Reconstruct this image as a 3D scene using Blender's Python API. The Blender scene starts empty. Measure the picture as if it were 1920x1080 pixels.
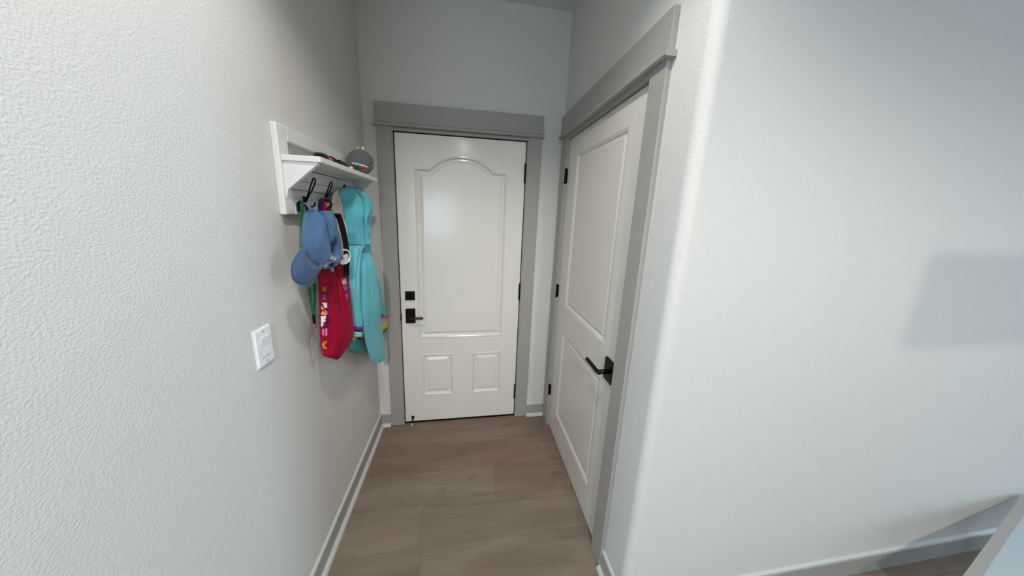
import bpy, bmesh, math, random
from mathutils import Vector, Matrix
random.seed(7)
PI=math.pi
scn=bpy.context.scene
COL=scn.collection

# ---------------------------------------------------------------- camera
CAM=Vector((0.617462,-1.798755,1.563334))
RIGHT=Vector((0.98962084,-0.13913696,0.03593733))
UP=Vector((-0.00837724,0.1937978,0.98100573))
FWD=Vector((0.14345873,0.97112477,-0.19062076))
F=495.705; PPX=947.14; PPY=497.23
cd=bpy.data.cameras.new('camera'); cam=bpy.data.objects.new('camera',cd); COL.objects.link(cam)
m=Matrix.Identity(4)
for i in range(3):
    m[i][0]=RIGHT[i]; m[i][1]=UP[i]; m[i][2]=-FWD[i]; m[i][3]=CAM[i]
cam.matrix_world=m
cd.sensor_width=36; cd.sensor_fit='HORIZONTAL'; cd.lens=F/1920*36
cd.shift_x=(960-PPX)/1920; cd.shift_y=(PPY-540)/1920
cd.clip_start=0.02; cd.clip_end=60
scn.camera=cam

def at(u,v,x=None,y=None,z=None):
    """point of the scene seen at a place in the photograph, on a given plane"""
    d=RIGHT*((u-PPX)/F)-UP*((v-PPY)/F)+FWD
    if x is not None: t=(x-CAM.x)/d.x
    elif y is not None: t=(y-CAM.y)/d.y
    else: t=(z-CAM.z)/d.z
    return CAM+d*t

# ---------------------------------------------------------------- materials
def lin(c):
    return tuple(((x/255)/12.92 if x/255<=.04045 else ((x/255+.055)/1.055)**2.4) for x in c)+(1,)
def mat(name,rgb,rough=.5,metal=0,bump=None,var=None,spec=.5,coat=0,alpha=None,trans=0,sheen=0,emit=None):
    m=bpy.data.materials.new(name); m.use_nodes=True
    nt=m.node_tree; N=nt.nodes; L=nt.links
    b=N['Principled BSDF']; b.inputs['Base Color'].default_value=lin(rgb)
    b.inputs['Roughness'].default_value=rough; b.inputs['Metallic'].default_value=metal
    b.inputs['Specular IOR Level'].default_value=spec
    if coat: b.inputs['Coat Weight'].default_value=coat; b.inputs['Coat Roughness'].default_value=.13
    if sheen: b.inputs['Sheen Weight'].default_value=sheen
    if trans: b.inputs['Transmission Weight'].default_value=trans
    if alpha is not None: b.inputs['Alpha'].default_value=alpha
    if emit: b.inputs['Emission Color'].default_value=lin(emit[0]); b.inputs['Emission Strength'].default_value=emit[1]
    tc=N.new('ShaderNodeTexCoord')
    if var:
        sc,amt=var
        n=N.new('ShaderNodeTexNoise'); n.inputs['Scale'].default_value=sc; n.inputs['Detail'].default_value=4
        L.new(tc.outputs['Object'],n.inputs['Vector'])
        r=N.new('ShaderNodeMix'); r.data_type='RGBA'
        c=lin(rgb); r.inputs[6].default_value=tuple(max(0,x*(1-amt)) for x in c[:3])+(1,)
        r.inputs[7].default_value=tuple(min(1,x*(1+amt)) for x in c[:3])+(1,)
        L.new(n.outputs['Fac'],r.inputs[0]); L.new(r.outputs[2],b.inputs['Base Color'])
    if bump:
        prev=None
        for (sc,st,dist) in bump:
            n=N.new('ShaderNodeTexNoise'); n.inputs['Scale'].default_value=sc; n.inputs['Detail'].default_value=2.5
            n.inputs['Roughness'].default_value=.5
            L.new(tc.outputs['Object'],n.inputs['Vector'])
            bp=N.new('ShaderNodeBump'); bp.inputs['Strength'].default_value=st; bp.inputs['Distance'].default_value=dist
            L.new(n.outputs['Fac'],bp.inputs['Height'])
            if prev: L.new(prev.outputs['Normal'],bp.inputs['Normal'])
            prev=bp
        L.new(prev.outputs['Normal'],b.inputs['Normal'])
    return m

WALL=mat('wall_paint',(211,210,206),.8,bump=[(210,.55,.0023),(60,.15,.0018)],spec=.15)
CEIL=mat('ceiling_paint',(214,214,208),.8,bump=[(110,.5,.003)],spec=.2)
TRIM=mat('grey_trim_paint',(160,158,154),.38,bump=[(30,.06,.002)],spec=.4)
SHOE=mat('pale_caulk',(196,199,194),.5,bump=[(60,.3,.002)])
DOORW=mat('entry_door_paint',(226,223,216),.22,coat=.5,bump=[(9,.05,.004)],var=(3,.02))
DOORS=mat('side_door_paint',(218,214,206),.32,bump=[(40,.05,.002)],var=(3,.02))
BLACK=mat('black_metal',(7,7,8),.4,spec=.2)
BRONZE=mat('worn_lever_bronze',(34,22,20),.3,metal=.3,var=(60,.5))
RUBBER=mat('black_rubber',(6,4,5),.8,spec=.1)
WHITEP=mat('rack_white_paint',(222,224,224),.35,bump=[(45,.1,.002)],var=(25,.05))
PLAST=mat('switch_plastic',(232,235,236),.25)
STEEL=mat('steel',(190,190,190),.25,metal=1)
def cloth(name,rgb,amt=.12,sc=260,rough=.85,var=40,sheen=.2,big=None):
    b=[(sc,.35,.0012)]
    if big: b.append(big)
    return mat(name,rgb,rough,bump=b,var=(var,amt),sheen=sheen,spec=.2)
DENIM=cloth('washed_denim',(72,101,138),.25,900,var=55,big=(40,.25,.004))
DENIMB=cloth('brim_denim',(64,86,116),.1,900,var=30)
TEAL=cloth('turquoise_fleece',(98,184,199),.05,500,big=(22,.4,.006))
RED=cloth('crimson_bag_cloth',(150,0,44),.22,400,rough=.6,var=9,sheen=0,big=(14,.3,.006))
CREAM=cloth('cream_knit',(205,200,186),.1,300)
GREEN=cloth('green_ribbon',(18,98,48),.15,600,var=80)
BLKC=cloth('black_webbing',(12,11,13),.3,600)
NAVY=cloth('navy_webbing',(28,26,84),.2,500)
REDC=cloth('red_webbing',(150,14,30),.2,500)
FELT=cloth('grey_felt',(96,98,102),.12,300,var=60,big=(35,.3,.003))
FELT2=cloth('grey_felt_lining',(112,110,106),.25,200,var=90)
def flat(name,rgb,rough=.7): return mat(name,rgb,rough,bump=[(500,.2,.0006)],spec=.2)
PURP=flat('purple_stripe',(96,66,128)); PINK=flat('pink_stripe',(228,132,176)); LILAC=flat('lilac_stripe',(206,178,206))
YEL=flat('yellow_stripe',(226,216,52)); GRN=flat('green_stripe',(30,140,96)); MINT=flat('mint_stripe',(70,180,180))
OFFW=flat('off_white_stripe',(214,222,216)); LIME=flat('pale_green_lining',(176,196,150)); DTEAL=cloth('dark_teal_cloth',(76,152,160),.08,400)  # dark teal is a deeper tone for hem and neck seam
INKW=flat('white_print',(226,218,226)); INKP=flat('pink_print',(214,120,170)); INKV=flat('violet_print',(132,110,172)); INKN=flat('navy_print',(34,22,84))
INKO=flat('orange_print',(226,160,60)); INKY=flat('olive_print',(170,160,50)); INKR=flat('dull_pink_print',(176,44,96)); INKG=flat('grey_print',(172,180,182))
BRASS=mat('brass',(176,150,96),.28,metal=.9)
CLEAR=mat('clear_plastic',(214,216,216),.25,alpha=.45)
LENS=mat('dark_lens',(8,8,9),.08)
TABLEW=mat('white_table_top',(176,186,194),.35,var=(6,.02)); 
BLOCKM=mat('blocker_linen',(226,214,192),.9,bump=[(300,.3,.001)])  # cloth of the added shadow-casting panel
DIFF=mat('lamp_diffuser',(250,246,236),.5,emit=((255,244,228),40))

# floor: oak planks; the tone of each plank is an attribute of the mesh
def floor_mat():
    m=bpy.data.materials.new('oak_planks'); m.use_nodes=True; nt=m.node_tree; N=nt.nodes; L=nt.links
    b=N['Principled BSDF']; b.inputs['Roughness'].default_value=.5; b.inputs['Specular IOR Level'].default_value=.3
    a=N.new('ShaderNodeAttribute'); a.attribute_name='tone'
    tc=N.new('ShaderNodeTexCoord')
    sep=N.new('ShaderNodeSeparateColor'); L.new(a.outputs['Color'],sep.inputs[0])
    off=N.new('ShaderNodeVectorMath'); off.operation='SCALE'; off.inputs[3].default_value=17.0; L.new(a.outputs['Color'],off.inputs[0])
    add=N.new('ShaderNodeVectorMath'); add.operation='ADD'; L.new(tc.outputs['Object'],add.inputs[0]); L.new(off.outputs[0],add.inputs[1])
    def noise(sx,sy,scale,detail=6,rough=.6,dist=.6):
        mp=N.new('ShaderNodeMapping'); mp.inputs['Scale'].default_value=(sx,sy,1); L.new(add.outputs[0],mp.inputs['Vector'])
        n=N.new('ShaderNodeTexNoise'); n.inputs['Scale'].default_value=scale; n.inputs['Detail'].default_value=detail
        n.inputs['Roughness'].default_value=rough; n.inputs['Distortion'].default_value=dist
        L.new(mp.outputs[0],n.inputs['Vector']); return n
    def mix(f,A,B,t='MIX'):
        x=N.new('ShaderNodeMix'); x.data_type='RGBA'; x.blend_type=t
        for s,i in ((f,0),(A,6),(B,7)):
            if hasattr(s,'default_value') or hasattr(s,'links'): L.new(s,x.inputs[i])
            else: x.inputs[i].default_value=s
        return x.outputs[2]
    base=mix(sep.outputs[0],lin((134,114,103)),lin((138,128,116)))
    big=noise(.7,3.2,2.2,4,.55,1.0)
    r=N.new('ShaderNodeValToRGB'); r.color_ramp.elements[0].position=.35; r.color_ramp.elements[1].position=.7
    r.color_ramp.elements[0].color=(.80,.76,.73,1); r.color_ramp.elements[1].color=(1.08,1.07,1.06,1); L.new(big.outputs['Fac'],r.inputs[0])
    c=mix(1.0,base,r.outputs[0],'MULTIPLY')
    fine=noise(1.2,30,5,8,.65,.3)
    r2=N.new('ShaderNodeValToRGB'); r2.color_ramp.elements[0].position=.3; r2.color_ramp.elements[1].position=.7
    r2.color_ramp.elements[0].color=(.88,.86,.85,1); r2.color_ramp.elements[1].color=(1.05,1.05,1.05,1); L.new(fine.outputs['Fac'],r2.inputs[0])
    c=mix(1.0,c,r2.outputs[0],'MULTIPLY')
    # knots (natural marks of single boards)
    for (kx,ky,rx,ry,amt) in ((1.30,-.335,.035,.013,.28),(1.165,-.50,.05,.014,.3),(.66,-.475,.022,.012,.28),(.49,-.545,.03,.03,.2),(.07,-.885,.016,.008,.45),(1.25,-.41,.16,.006,.3),
        (.35,-.88,.07,.014,.25),(.62,-.58,.26,.011,.2),(1.02,-.83,.16,.012,.12),(.95,-.1,.05,.01,.25),(1.2,-.12,.06,.006,.2),(.5,-.2,.12,.007,.12)):
        mp=N.new('ShaderNodeMapping'); mp.vector_type='POINT'
        mp.inputs['Location'].default_value=(-kx/rx,-ky/ry,0); mp.inputs['Scale'].default_value=(1/rx,1/ry,0)
        dn=N.new('ShaderNodeTexNoise'); dn.inputs['Scale'].default_value=14; L.new(tc.outputs['Object'],dn.inputs['Vector'])
        sb=N.new('ShaderNodeVectorMath'); sb.operation='MULTIPLY_ADD'; sb.inputs[1].default_value=(.05,.05,0); L.new(dn.outputs['Color'],sb.inputs[0]); L.new(tc.outputs['Object'],sb.inputs[2])
        s2=N.new('ShaderNodeVectorMath'); s2.operation='SUBTRACT'; s2.inputs[1].default_value=(.025,.025,0); L.new(sb.outputs[0],s2.inputs[0])
        L.new(s2.outputs[0],mp.inputs['Vector'])
        ln=N.new('ShaderNodeVectorMath'); ln.operation='LENGTH'; L.new(mp.outputs[0],ln.inputs[0])
        mr=N.new('ShaderNodeMapRange'); mr.inputs[1].default_value=0; mr.inputs[2].default_value=1.6; mr.inputs[3].default_value=amt; mr.inputs[4].default_value=0
        mr.interpolation_type='SMOOTHSTEP'; L.new(ln.outputs['Value'],mr.inputs[0])
        c=mix(mr.outputs[0],c,lin((62,46,38)))
    L.new(c,b.inputs['Base Color'])
    bp=N.new('ShaderNodeBump'); bp.inputs['Strength'].default_value=.12; bp.inputs['Distance'].default_value=.002
    L.new(fine.outputs['Fac'],bp.inputs['Height']); L.new(bp.outputs[0],b.inputs['Normal'])
    return m
FLOOR=floor_mat()

# ---------------------------------------------------------------- mesh helpers
def obj(name,bm,m,parent=None,smooth=False,label=None):
    me=bpy.data.meshes.new(name); bmesh.ops.recalc_face_normals(bm,faces=bm.faces[:]); bm.to_mesh(me); bm.free()
    if smooth:
        for p in me.polygons: p.use_smooth=True
    o=bpy.data.objects.new(name,me); COL.objects.link(o)
    for x in (m if isinstance(m,(list,tuple)) else [m]): me.materials.append(x)
    if parent: 
        o.parent=parent; o.matrix_parent_inverse=parent.matrix_world.inverted() if parent.type!='EMPTY' else Matrix.Translation(-parent.location)
    if label: o['label']=label
    return o
def empty(name,label,cat,loc,kind=None,group=None):
    o=bpy.data.objects.new(name,None); COL.objects.link(o); o.location=loc; o.empty_display_size=.05
    o.matrix_world=Matrix.Translation(Vector(loc))
    o['label']=label; o['category']=cat
    if kind: o['kind']=kind
    if group: o['group']=group
    return o
def tag(o,label,cat,kind=None,group=None):
    o['label']=label; o['category']=cat
    if kind: o['kind']=kind
    if group: o['group']=group
    return o
def box(bm,x0,x1,y0,y1,z0,z1,bev=0):
    r=bmesh.ops.create_cube(bm,size=1)
    vs=r['verts']
    for v in vs: v.co=Vector(((x0+x1)/2+v.co.x*(x1-x0),(y0+y1)/2+v.co.y*(y1-y0),(z0+z1)/2+v.co.z*(z1-z0)))
    if bev:
        es=list({e for v in vs for e in v.link_edges})
        bmesh.ops.bevel(bm,geom=es,offset=bev,segments=2,affect='EDGES',profile=.5)
    return bm
def B(*a,**k): return box(bmesh.new(),*a,**k)
def prism(bm,pts,ax,a,b):
    """extrude a 2-D outline along an axis; ax='x','y','z'"""
    def P(p,h):
        return Vector((h,p[0],p[1])) if ax=='x' else Vector((p[0],h,p[1])) if ax=='y' else Vector((p[0],p[1],h))
    A=[bm.verts.new(P(p,a)) for p in pts]; Bv=[bm.verts.new(P(p,b)) for p in pts]
    bm.faces.new(A); bm.faces.new(Bv[::-1])
    for i in range(len(pts)):
        j=(i+1)%len(pts); bm.faces.new((A[i],Bv[i],Bv[j],A[j]))
    return bm
def tube(bm,pts,r,n=8,closed=False,cap=True,flat_=None):
    """round (or flattened) tube along points"""
    pts=[Vector(p) for p in pts]; rings=[]; N=len(pts)
    prevn=None
    for i,p in enumerate(pts):
        if closed: t=(pts[(i+1)%N]-pts[(i-1)%N])
        else: t=(pts[min(i+1,N-1)]-pts[max(i-1,0)])
        t.normalize()
        if prevn is None:
            a=Vector((0,0,1)) if abs(t.z)<.9 else Vector((0,1,0))
            nrm=(a-t*a.dot(t)).normalized()
        else:
            nrm=(prevn-t*prevn.dot(t)).normalized()
        prevn=nrm; bi=t.cross(nrm)
        rr=r[i] if isinstance(r,(list,tuple)) else r
        ring=[bm.verts.new(p+(nrm*math.cos(2*PI*k/n)+bi*math.sin(2*PI*k/n))*rr) for k in range(n)]
        rings.append(ring)
    for i in range(N if closed else N-1):
        a=rings[i]; b=rings[(i+1)%N]
        for k in range(n): bm.faces.new((a[k],a[(k+1)%n],b[(k+1)%n],b[k]))
    if not closed and cap:
        bm.faces.new(rings[0][::-1]); bm.faces.new(rings[-1])
    return bm
def smoothpts(P,k=6,closed=False):
    """Catmull-Rom through points"""
    P=[Vector(p) for p in P]; n=len(P); out=[]
    for i in range(n if closed else n-1):
        if closed: p0,p1,p2,p3=P[(i-1)%n],P[i],P[(i+1)%n],P[(i+2)%n]
        else: p0,p1,p2,p3=P[max(i-1,0)],P[i],P[i+1],P[min(i+2,n-1)]
        for j in range(k):
            t=j/k
            out.append(.5*((2*p1)+(p2-p0)*t+(2*p0-5*p1+4*p2-p3)*t*t+(-p0+3*p1-3*p2+p3)*t**3))
    if not closed: out.append(P[-1])
    return out
def ribbon(bm,pts,w,side,th=.0016):
    """flat strap: pts centre line, side = width direction (vector or function)"""
    pts=[Vector(p) for p in pts]; rings=[]
    for i,p in enumerate(pts):
        t=(pts[min(i+1,len(pts)-1)]-pts[max(i-1,0)]).normalized()
        s=(side(i/(len(pts)-1)) if callable(side) else Vector(side)); s=(s-t*s.dot(t)).normalized(); nn=t.cross(s)
        ww=w(i/(len(pts)-1)) if callable(w) else w
        rings.append([bm.verts.new(p+s*a*ww/2+nn*b*th/2) for a,b in ((-1,-1),(1,-1),(1,1),(-1,1))])
    for a,b in zip(rings,rings[1:]):
        for k in range(4): bm.faces.new((a[k],a[(k+1)%4],b[(k+1)%4],b[k]))
    bm.faces.new(rings[0][::-1]); bm.faces.new(rings[-1])
    return bm
def sphere(bm,c,r,sx=1,sy=1,sz=1,seg=24,rings=14,rot=None):
    g=bmesh.ops.create_uvsphere(bm,u_segments=seg,v_segments=rings,radius=r)
    for v in g['verts']:
        p=Vector((v.co.x*sx,v.co.y*sy,v.co.z*sz))
        if rot: p=rot@p
        v.co=p+Vector(c)
    return bm
def cyl(bm,c,r,h,ax='z',seg=24,r2=None):
    g=bmesh.ops.create_cone(bm,cap_ends=True,segments=seg,radius1=r,radius2=r if r2 is None else r2,depth=h)
    for v in g['verts']:
        p=v.co.copy()
        if ax=='x': p=Vector((p.z,p.x,p.y))
        elif ax=='y': p=Vector((p.x,p.z,p.y))
        v.co=p+Vector(c)
    return bm
def struct(name,bm,m,label,cat,parent=None,smooth=False):
    o=obj(name,bm,m,parent,smooth)
    if not parent: tag(o,label,cat,'structure')
    return o

# ---------------------------------------------------------------- room shell
W=1.24; YC=-1.105; HC=2.78; T=.12
XR=8.5; YB=-6.0; XL=-3.5
# entry door opening / side door opening
EX0,EX1=.1704,.9981; EZ=2.030
SY0,SY1=-.872,-.122; SZ=2.030

bm=bmesh.new()
box(bm,0-T,EX0-.018,0,T,0,HC); box(bm,EX1+.018,W+.2,0,T,0,HC); box(bm,EX0-.018,EX1+.018,0,T,EZ+.018,HC)
struct('wall_back',bm,WALL,'pale textured end wall of the passage around the entry door','wall')
bm=bmesh.new(); box(bm,-T,0,-1.55,T,0,HC)
struct('wall_left',bm,WALL,'pale textured left wall carrying the coat rack and light switch','wall')
# right wall of the passage with its rounded corner
bm=bmesh.new()
box(bm,W,W+T,SY1+.018,0,0,HC)
box(bm,W,W+T,SY0-.018,SY1+.018,SZ+.018,HC)
rr=.034; pts=[(W,SY0-.018),(W,YC+rr)]
for k in range(1,13):
    a=PI+ (PI/2)*k/12
    pts.append((W+rr+rr*math.cos(a),YC+rr+rr*math.sin(a)))
pts+=[(1.42,YC),(1.42,YC+T),(W+T,YC+T),(W+T,SY0-.018)]
prism(bm,pts,'z',0,HC)
o=struct('wall_right',bm,WALL,'right wall of the passage with its rounded outside corner beside the side door','wall')
struct('wall_front',B(1.42,XR,YC,YC+T,0,HC),WALL,'plain pale textured wall right of the rounded corner','wall')
# far side of the big room (behind the camera): side walls, window walls
def wall_with_window(name,ax,pos,lo,hi,holes,out,label):
    bm=bmesh.new(); cur=lo
    def bx(a,b,z0,z1):
        if ax=='x': box(bm,min(pos,pos+out),max(pos,pos+out),a,b,z0,z1)
        else: box(bm,a,b,min(pos,pos+out),max(pos,pos+out),z0,z1)
    for (a,b,z0,z1) in sorted(holes):
        bx(cur,a,0,HC); bx(a,b,0,z0); bx(a,b,z1,HC); cur=b
    bx(cur,hi,0,HC)
    struct(name,bm,WALL,label,'wall')
WR=[(-3.4,-1.5,.1,2.4)]
WB=[(-1.6,.25,.85,2.1)]
WL=[(-4.3,-1.9,.7,2.45)]
wall_with_window('wall_window_left','x',XL,YB,-1.55,WL,-T,'far left wall of the open room with its window')
wall_with_window('wall_window_right','x',XR,YB,YC+T,WR,T,'far right wall of the open room with its wide window')
wall_with_window('wall_window_rear','y',YB,XL-T,XR+T,WB,-T,'rear wall of the open room with its wide window')
struct('wall_inner',B(XL-T,-T,-1.55,-1.55+T,0,HC),WALL,'wall of the open room behind the left wall of the passage','wall')
struct('ceiling',B(XL-T,XR+T,YB-T,T,HC,HC+.1),CEIL,'flat pale ceiling over the passage and the open room','ceiling')
# windows
GLASS=bpy.data.materials.new('window_glass'); GLASS.use_nodes=True
nt=GLASS.node_tree; nt.nodes.clear()
o_=nt.nodes.new('ShaderNodeOutputMaterial'); mx=nt.nodes.new('ShaderNodeMixShader'); mx.inputs[0].default_value=.06
t_=nt.nodes.new('ShaderNodeBsdfTransparent'); g_=nt.nodes.new('ShaderNodeBsdfGlossy'); g_.inputs['Roughness'].default_value=.02
nt.links.new(t_.outputs[0],mx.inputs[1]); nt.links.new(g_.outputs[0],mx.inputs[2]); nt.links.new(mx.outputs[0],o_.inputs[0])
def window(name,ax,pos,a,b,z0,z1,n,label):
    fr=bmesh.new()
    def bx(bm,p,q,r,s,d0=-.03,d1=.03):
        if ax=='x': box(bm,pos+d0,pos+d1,p,q,r,s)
        else: box(bm,p,q,pos+d0,pos+d1,r,s)
    f=.05
    bx(fr,a,b,z0,z0+f); bx(fr,a,b,z1-f,z1); bx(fr,a,a+f,z0,z1); bx(fr,b-f,b,z0,z1)
    for k in range(1,n):
        c=a+(b-a)*k/n; bx(fr,c-f/2,c+f/2,z0,z1)
    o=struct(name,fr,PLAST,label,'window')
    g=bmesh.new(); bx(g,a+f,b-f,z0+f,z1-f,-.003,.003); obj('glass_pane',g,GLASS,o)
window('window_1','x',XR+.06,*WR[0],2,'tall two-part glazed opening in the far right wall of the open room')
window('window_3','x',XL-.06,*WL[0],2,'two-part window in the far left wall of the open room')
window('window_2','y',YB-.06,*WB[0],2,'two-part window in the rear wall of the open room')

# floor planks
bm=bmesh.new(); tl=bm.loops.layers.float_color.new('tone')
y=-.41+.19*4; row=0
PW=.19
rowseams={}
k0=-4
for k in range(k0,32):
    y1=-.41-PW*k; y0=y1-PW
    if y1>T: 
        if y0>=T: continue
        y1=min(y1,T)
    sx=random.uniform(-1.4,0)-3.7
    if k==0: sx=.79-1.5*3
    if k==2: sx=.42-1.5*3
    if k==1: sx=1.9-1.5*4
    if k==-1: sx=1.55-1.5*4
    if k==-2: sx=-.2-1.5*3
    x=sx
    while x<XR+T:
        xa,xb=max(x,XL-T),min(x+1.5,XR+T); x+=1.5
        if xb<=xa: continue
        tone=random.random()
        if k==0: tone=.75 if xb<.9 else .35
        elif k==-1: tone=.0
        elif k==-2: tone=.15
        elif k in(1,2): tone=.6
        g=.00035
        vs=[bm.verts.new((px,py,0)) for px,py in ((xa+g,max(y0,YB-T)+g),(xb-g,max(y0,YB-T)+g),(xb-g,y1-g),(xa+g,y1-g))]
        f=bm.faces.new(vs); r1,r2=random.random(),random.random()
        for l in f.loops: l[tl]=(tone,r1,r2,1)
        vb=[bm.verts.new((v.co.x,v.co.y,-.012)) for v in vs]
        for i in range(4):
            ff=bm.faces.new((vs[i],vb[i],vb[(i+1)%4],vs[(i+1)%4]))
            for l in ff.loops: l[tl]=(tone,r1,r2,1)
        ff=bm.faces.new(vb[::-1])
        for l in ff.loops: l[tl]=(tone*.2,r1,r2,1)
fl=obj('floor',bm,FLOOR); tag(fl,'greyish brown oak plank floor running across the passage','floor','structure')
SUB=mat('dark_underlay',(84,72,62),.9)
struct('floor_underlay',B(XL-T,XR+T,YB-T,T,-.05,-.0125),SUB,'dark underlay visible only in the joints between the floor planks','floor')

# ---------------------------------------------------------------- baseboards
BH=.095; BT=.014
def base_profile(): # (distance from wall, z)
    return [(0,0),(BT,0),(BT,BH-.004),(BT-.004,BH),(0,BH)]
def shoe_profile():
    q=[(BT,0),(BT+.017,0)]
    for k in range(1,6): 
        a=PI/2*k/6; q.append((BT+.017*math.cos(a),.019*math.sin(a)))
    q.append((BT,.019)); return q
def run(profile,ax,a,b,pos,sgn):
    """a moulding along x or y; pos: wall plane, sgn: direction away from the wall"""
    bm=bmesh.new()
    pts=[(pos+sgn*d,z) for d,z in profile]
    if ax=='y': # along y, wall plane x=pos : outline in (x,z) extruded on y
        prism(bm,pts,'y',a,b)
    else: prism(bm,pts,'x',a,b)
    return bm
def cap_run(ax,a,b,pos,sgn):
    return run([(0,BH),(BT-.004,BH),(BT-.007,BH+.0015),(0,BH+.004)],ax,a,b,pos,sgn)
def baseboard(name,ax,a,b,pos,sgn,label,shoe=True):
    o=struct(name,run(base_profile(),ax,a,b,pos,sgn),TRIM,label,'baseboard')
    obj('caulk_line',cap_run(ax,a,b,pos,sgn),SHOE,o,label='pale caulk line along the top edge')
    if shoe: obj('shoe_moulding',run(shoe_profile(),ax,a,b,pos,sgn),SHOE,o,label='paler quarter-round shoe moulding')
    return o
baseboard('baseboard_left','y',-1.55,0,0,1,'long grey baseboard along the left wall of the passage')
baseboard('baseboard_back_left','x',BT,.0775,0,-1,'short grey baseboard between the left wall and the entry door casing')
baseboard('baseboard_back_right','x',1.092,W,0,-1,'short grey baseboard between the entry door casing and the side door')
baseboard('baseboard_right','y',YC+.03,-.957,W,-1,'short grey baseboard between the side door casing and the rounded corner')
baseboard('baseboard_front','x',W+.05,3.9,YC,-1,'grey baseboard along the plain wall right of the rounded corner',shoe=False)

# ---------------------------------------------------------------- door casings
CT=.018
# entry door (wall plane y=0, casing towards -y)
bm=bmesh.new()
box(bm,.0785,EX0-.006,-CT,0,0,2.053,.002); box(bm,EX1+.006,1.0905,-CT,0,0,2.053,.002)
t1=struct('trim_1',bm,TRIM,'flat grey casing around the white entry door','door casing')
obj('head_casing',B(.0725,1.0955,-.021,0,2.066,2.18,.002),TRIM,t1)
bm=bmesh.new(); prism(bm,[(0,2.050),(-.034,2.050),(-.038,2.054),(-.038,2.062),(-.034,2.066),(0,2.066)],'x',.064,1.104)
bm2=bm
obj('fillet',bm,TRIM,t1)
bm=bmesh.new()
box(bm,EX0-.018,EX0,-.012,T,0,EZ+.018); box(bm,EX1,EX1+.018,-.012,T,0,EZ+.018); box(bm,EX0,EX1,-.012,T,EZ,EZ+.018)
obj('jamb',bm,TRIM,t1)
bm=bmesh.new()
box(bm,EX0,EX0+.0055,.006,.05,0,EZ); box(bm,EX1-.005,EX1,.006,.05,0,EZ); box(bm,EX0,EX1,.006,.05,EZ-.007,EZ); box(bm,EX0,EX1,-.004,T,0,.0115)
box(bm,EX0,EX1,.05,.055,0,EZ)
obj('weatherstrip',bm,RUBBER,t1,label='black weatherstrip and sill')
# side door (wall plane x=W, casing towards -x)
bm=bmesh.new()
box(bm,W-CT,W,-.957,SY0-.006,0,2.053,.002); box(bm,W-CT,W,SY1+.006,-.030,0,2.053,.002)
t2=struct('trim_2',bm,TRIM,'flat grey casing around the side door, nearer to the camera','door casing')
obj('head_casing',B(W-.021,W,-.962,-.002,2.066,2.190,.002),TRIM,t2)
bm=bmesh.new(); prism(bm,[(W,2.048),(W-.036,2.048),(W-.040,2.052),(W-.040,2.062),(W-.036,2.066),(W,2.066)],'y',-.974,-.022)
obj('fillet',bm,TRIM,t2)
bm=bmesh.new()
box(bm,W-.012,W+T,SY0-.018,SY0,0,SZ+.018); box(bm,W-.012,W+T,SY1,SY1+.018,0,SZ+.018); box(bm,W-.012,W+T,SY0,SY1,SZ,SZ+.018)
obj('jamb',bm,TRIM,t2)
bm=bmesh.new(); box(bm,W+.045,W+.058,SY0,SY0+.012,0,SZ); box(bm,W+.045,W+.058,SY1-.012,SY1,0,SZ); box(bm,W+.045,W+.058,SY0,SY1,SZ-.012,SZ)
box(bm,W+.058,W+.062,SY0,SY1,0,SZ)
obj('door_stop_moulding',bm,RUBBER,t2,label='black stop moulding behind the leaf')  # stop moulding and backing sheet share one black colour

# ---------------------------------------------------------------- door leaves with moulded panels
def offset(poly,d):
    n=len(poly); out=[]
    for i in range(n):
        p0,p1,p2=Vector(poly[i-1]),Vector(poly[i]),Vector(poly[(i+1)%n])
        a=(p1-p0).normalized(); b=(p2-p1).normalized()
        na=Vector((-a.y,a.x)); nb=Vector((-b.y,b.x)); s=(na+nb)
        s=s/(1+na.dot(nb))
        out.append(tuple(p1+s*d))
    return out
def leaf(bm,outline,panels,profile,toworld,thick):
    """outline and panels: counter-clockwise 2-D loops; profile: (inset, height)"""
    def mk(loop,h): return [bm.verts.new(toworld(p[0],p[1],h)) for p in loop]
    def loopedges(vs): return [bm.edges.new((vs[i],vs[(i+1)%len(vs)])) for i in range(len(vs))]
    ov=mk(outline,0); es=loopedges(ov)
    rims=[]
    for P in panels:
        v=mk(P,0); rims.append(v); es+=loopedges(v)
    bmesh.ops.triangle_fill(bm,edges=es,use_beauty=True)
    for P,v in zip(panels,rims):
        prev=v
        for ins,h in profile:
            cur=mk(offset(P,ins),h)
            for i in range(len(cur)):
                j=(i+1)%len(cur); bm.faces.new((prev[i],prev[j],cur[j],cur[i]))
            prev=cur
        bmesh.ops.triangle_fill(bm,edges=[bm.edges.get((prev[i],prev[(i+1)%len(prev)])) for i in range(len(prev))],use_beauty=True)
    bk=mk(outline,-thick)
    for i in range(len(ov)):
        j=(i+1)%len(ov); bm.faces.new((ov[i],ov[j],bk[j],bk[i]))
    bm.faces.new(bk)
    return bm
rect=lambda a,b,c,d:[(a,c),(b,c),(b,d),(a,d)]
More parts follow.
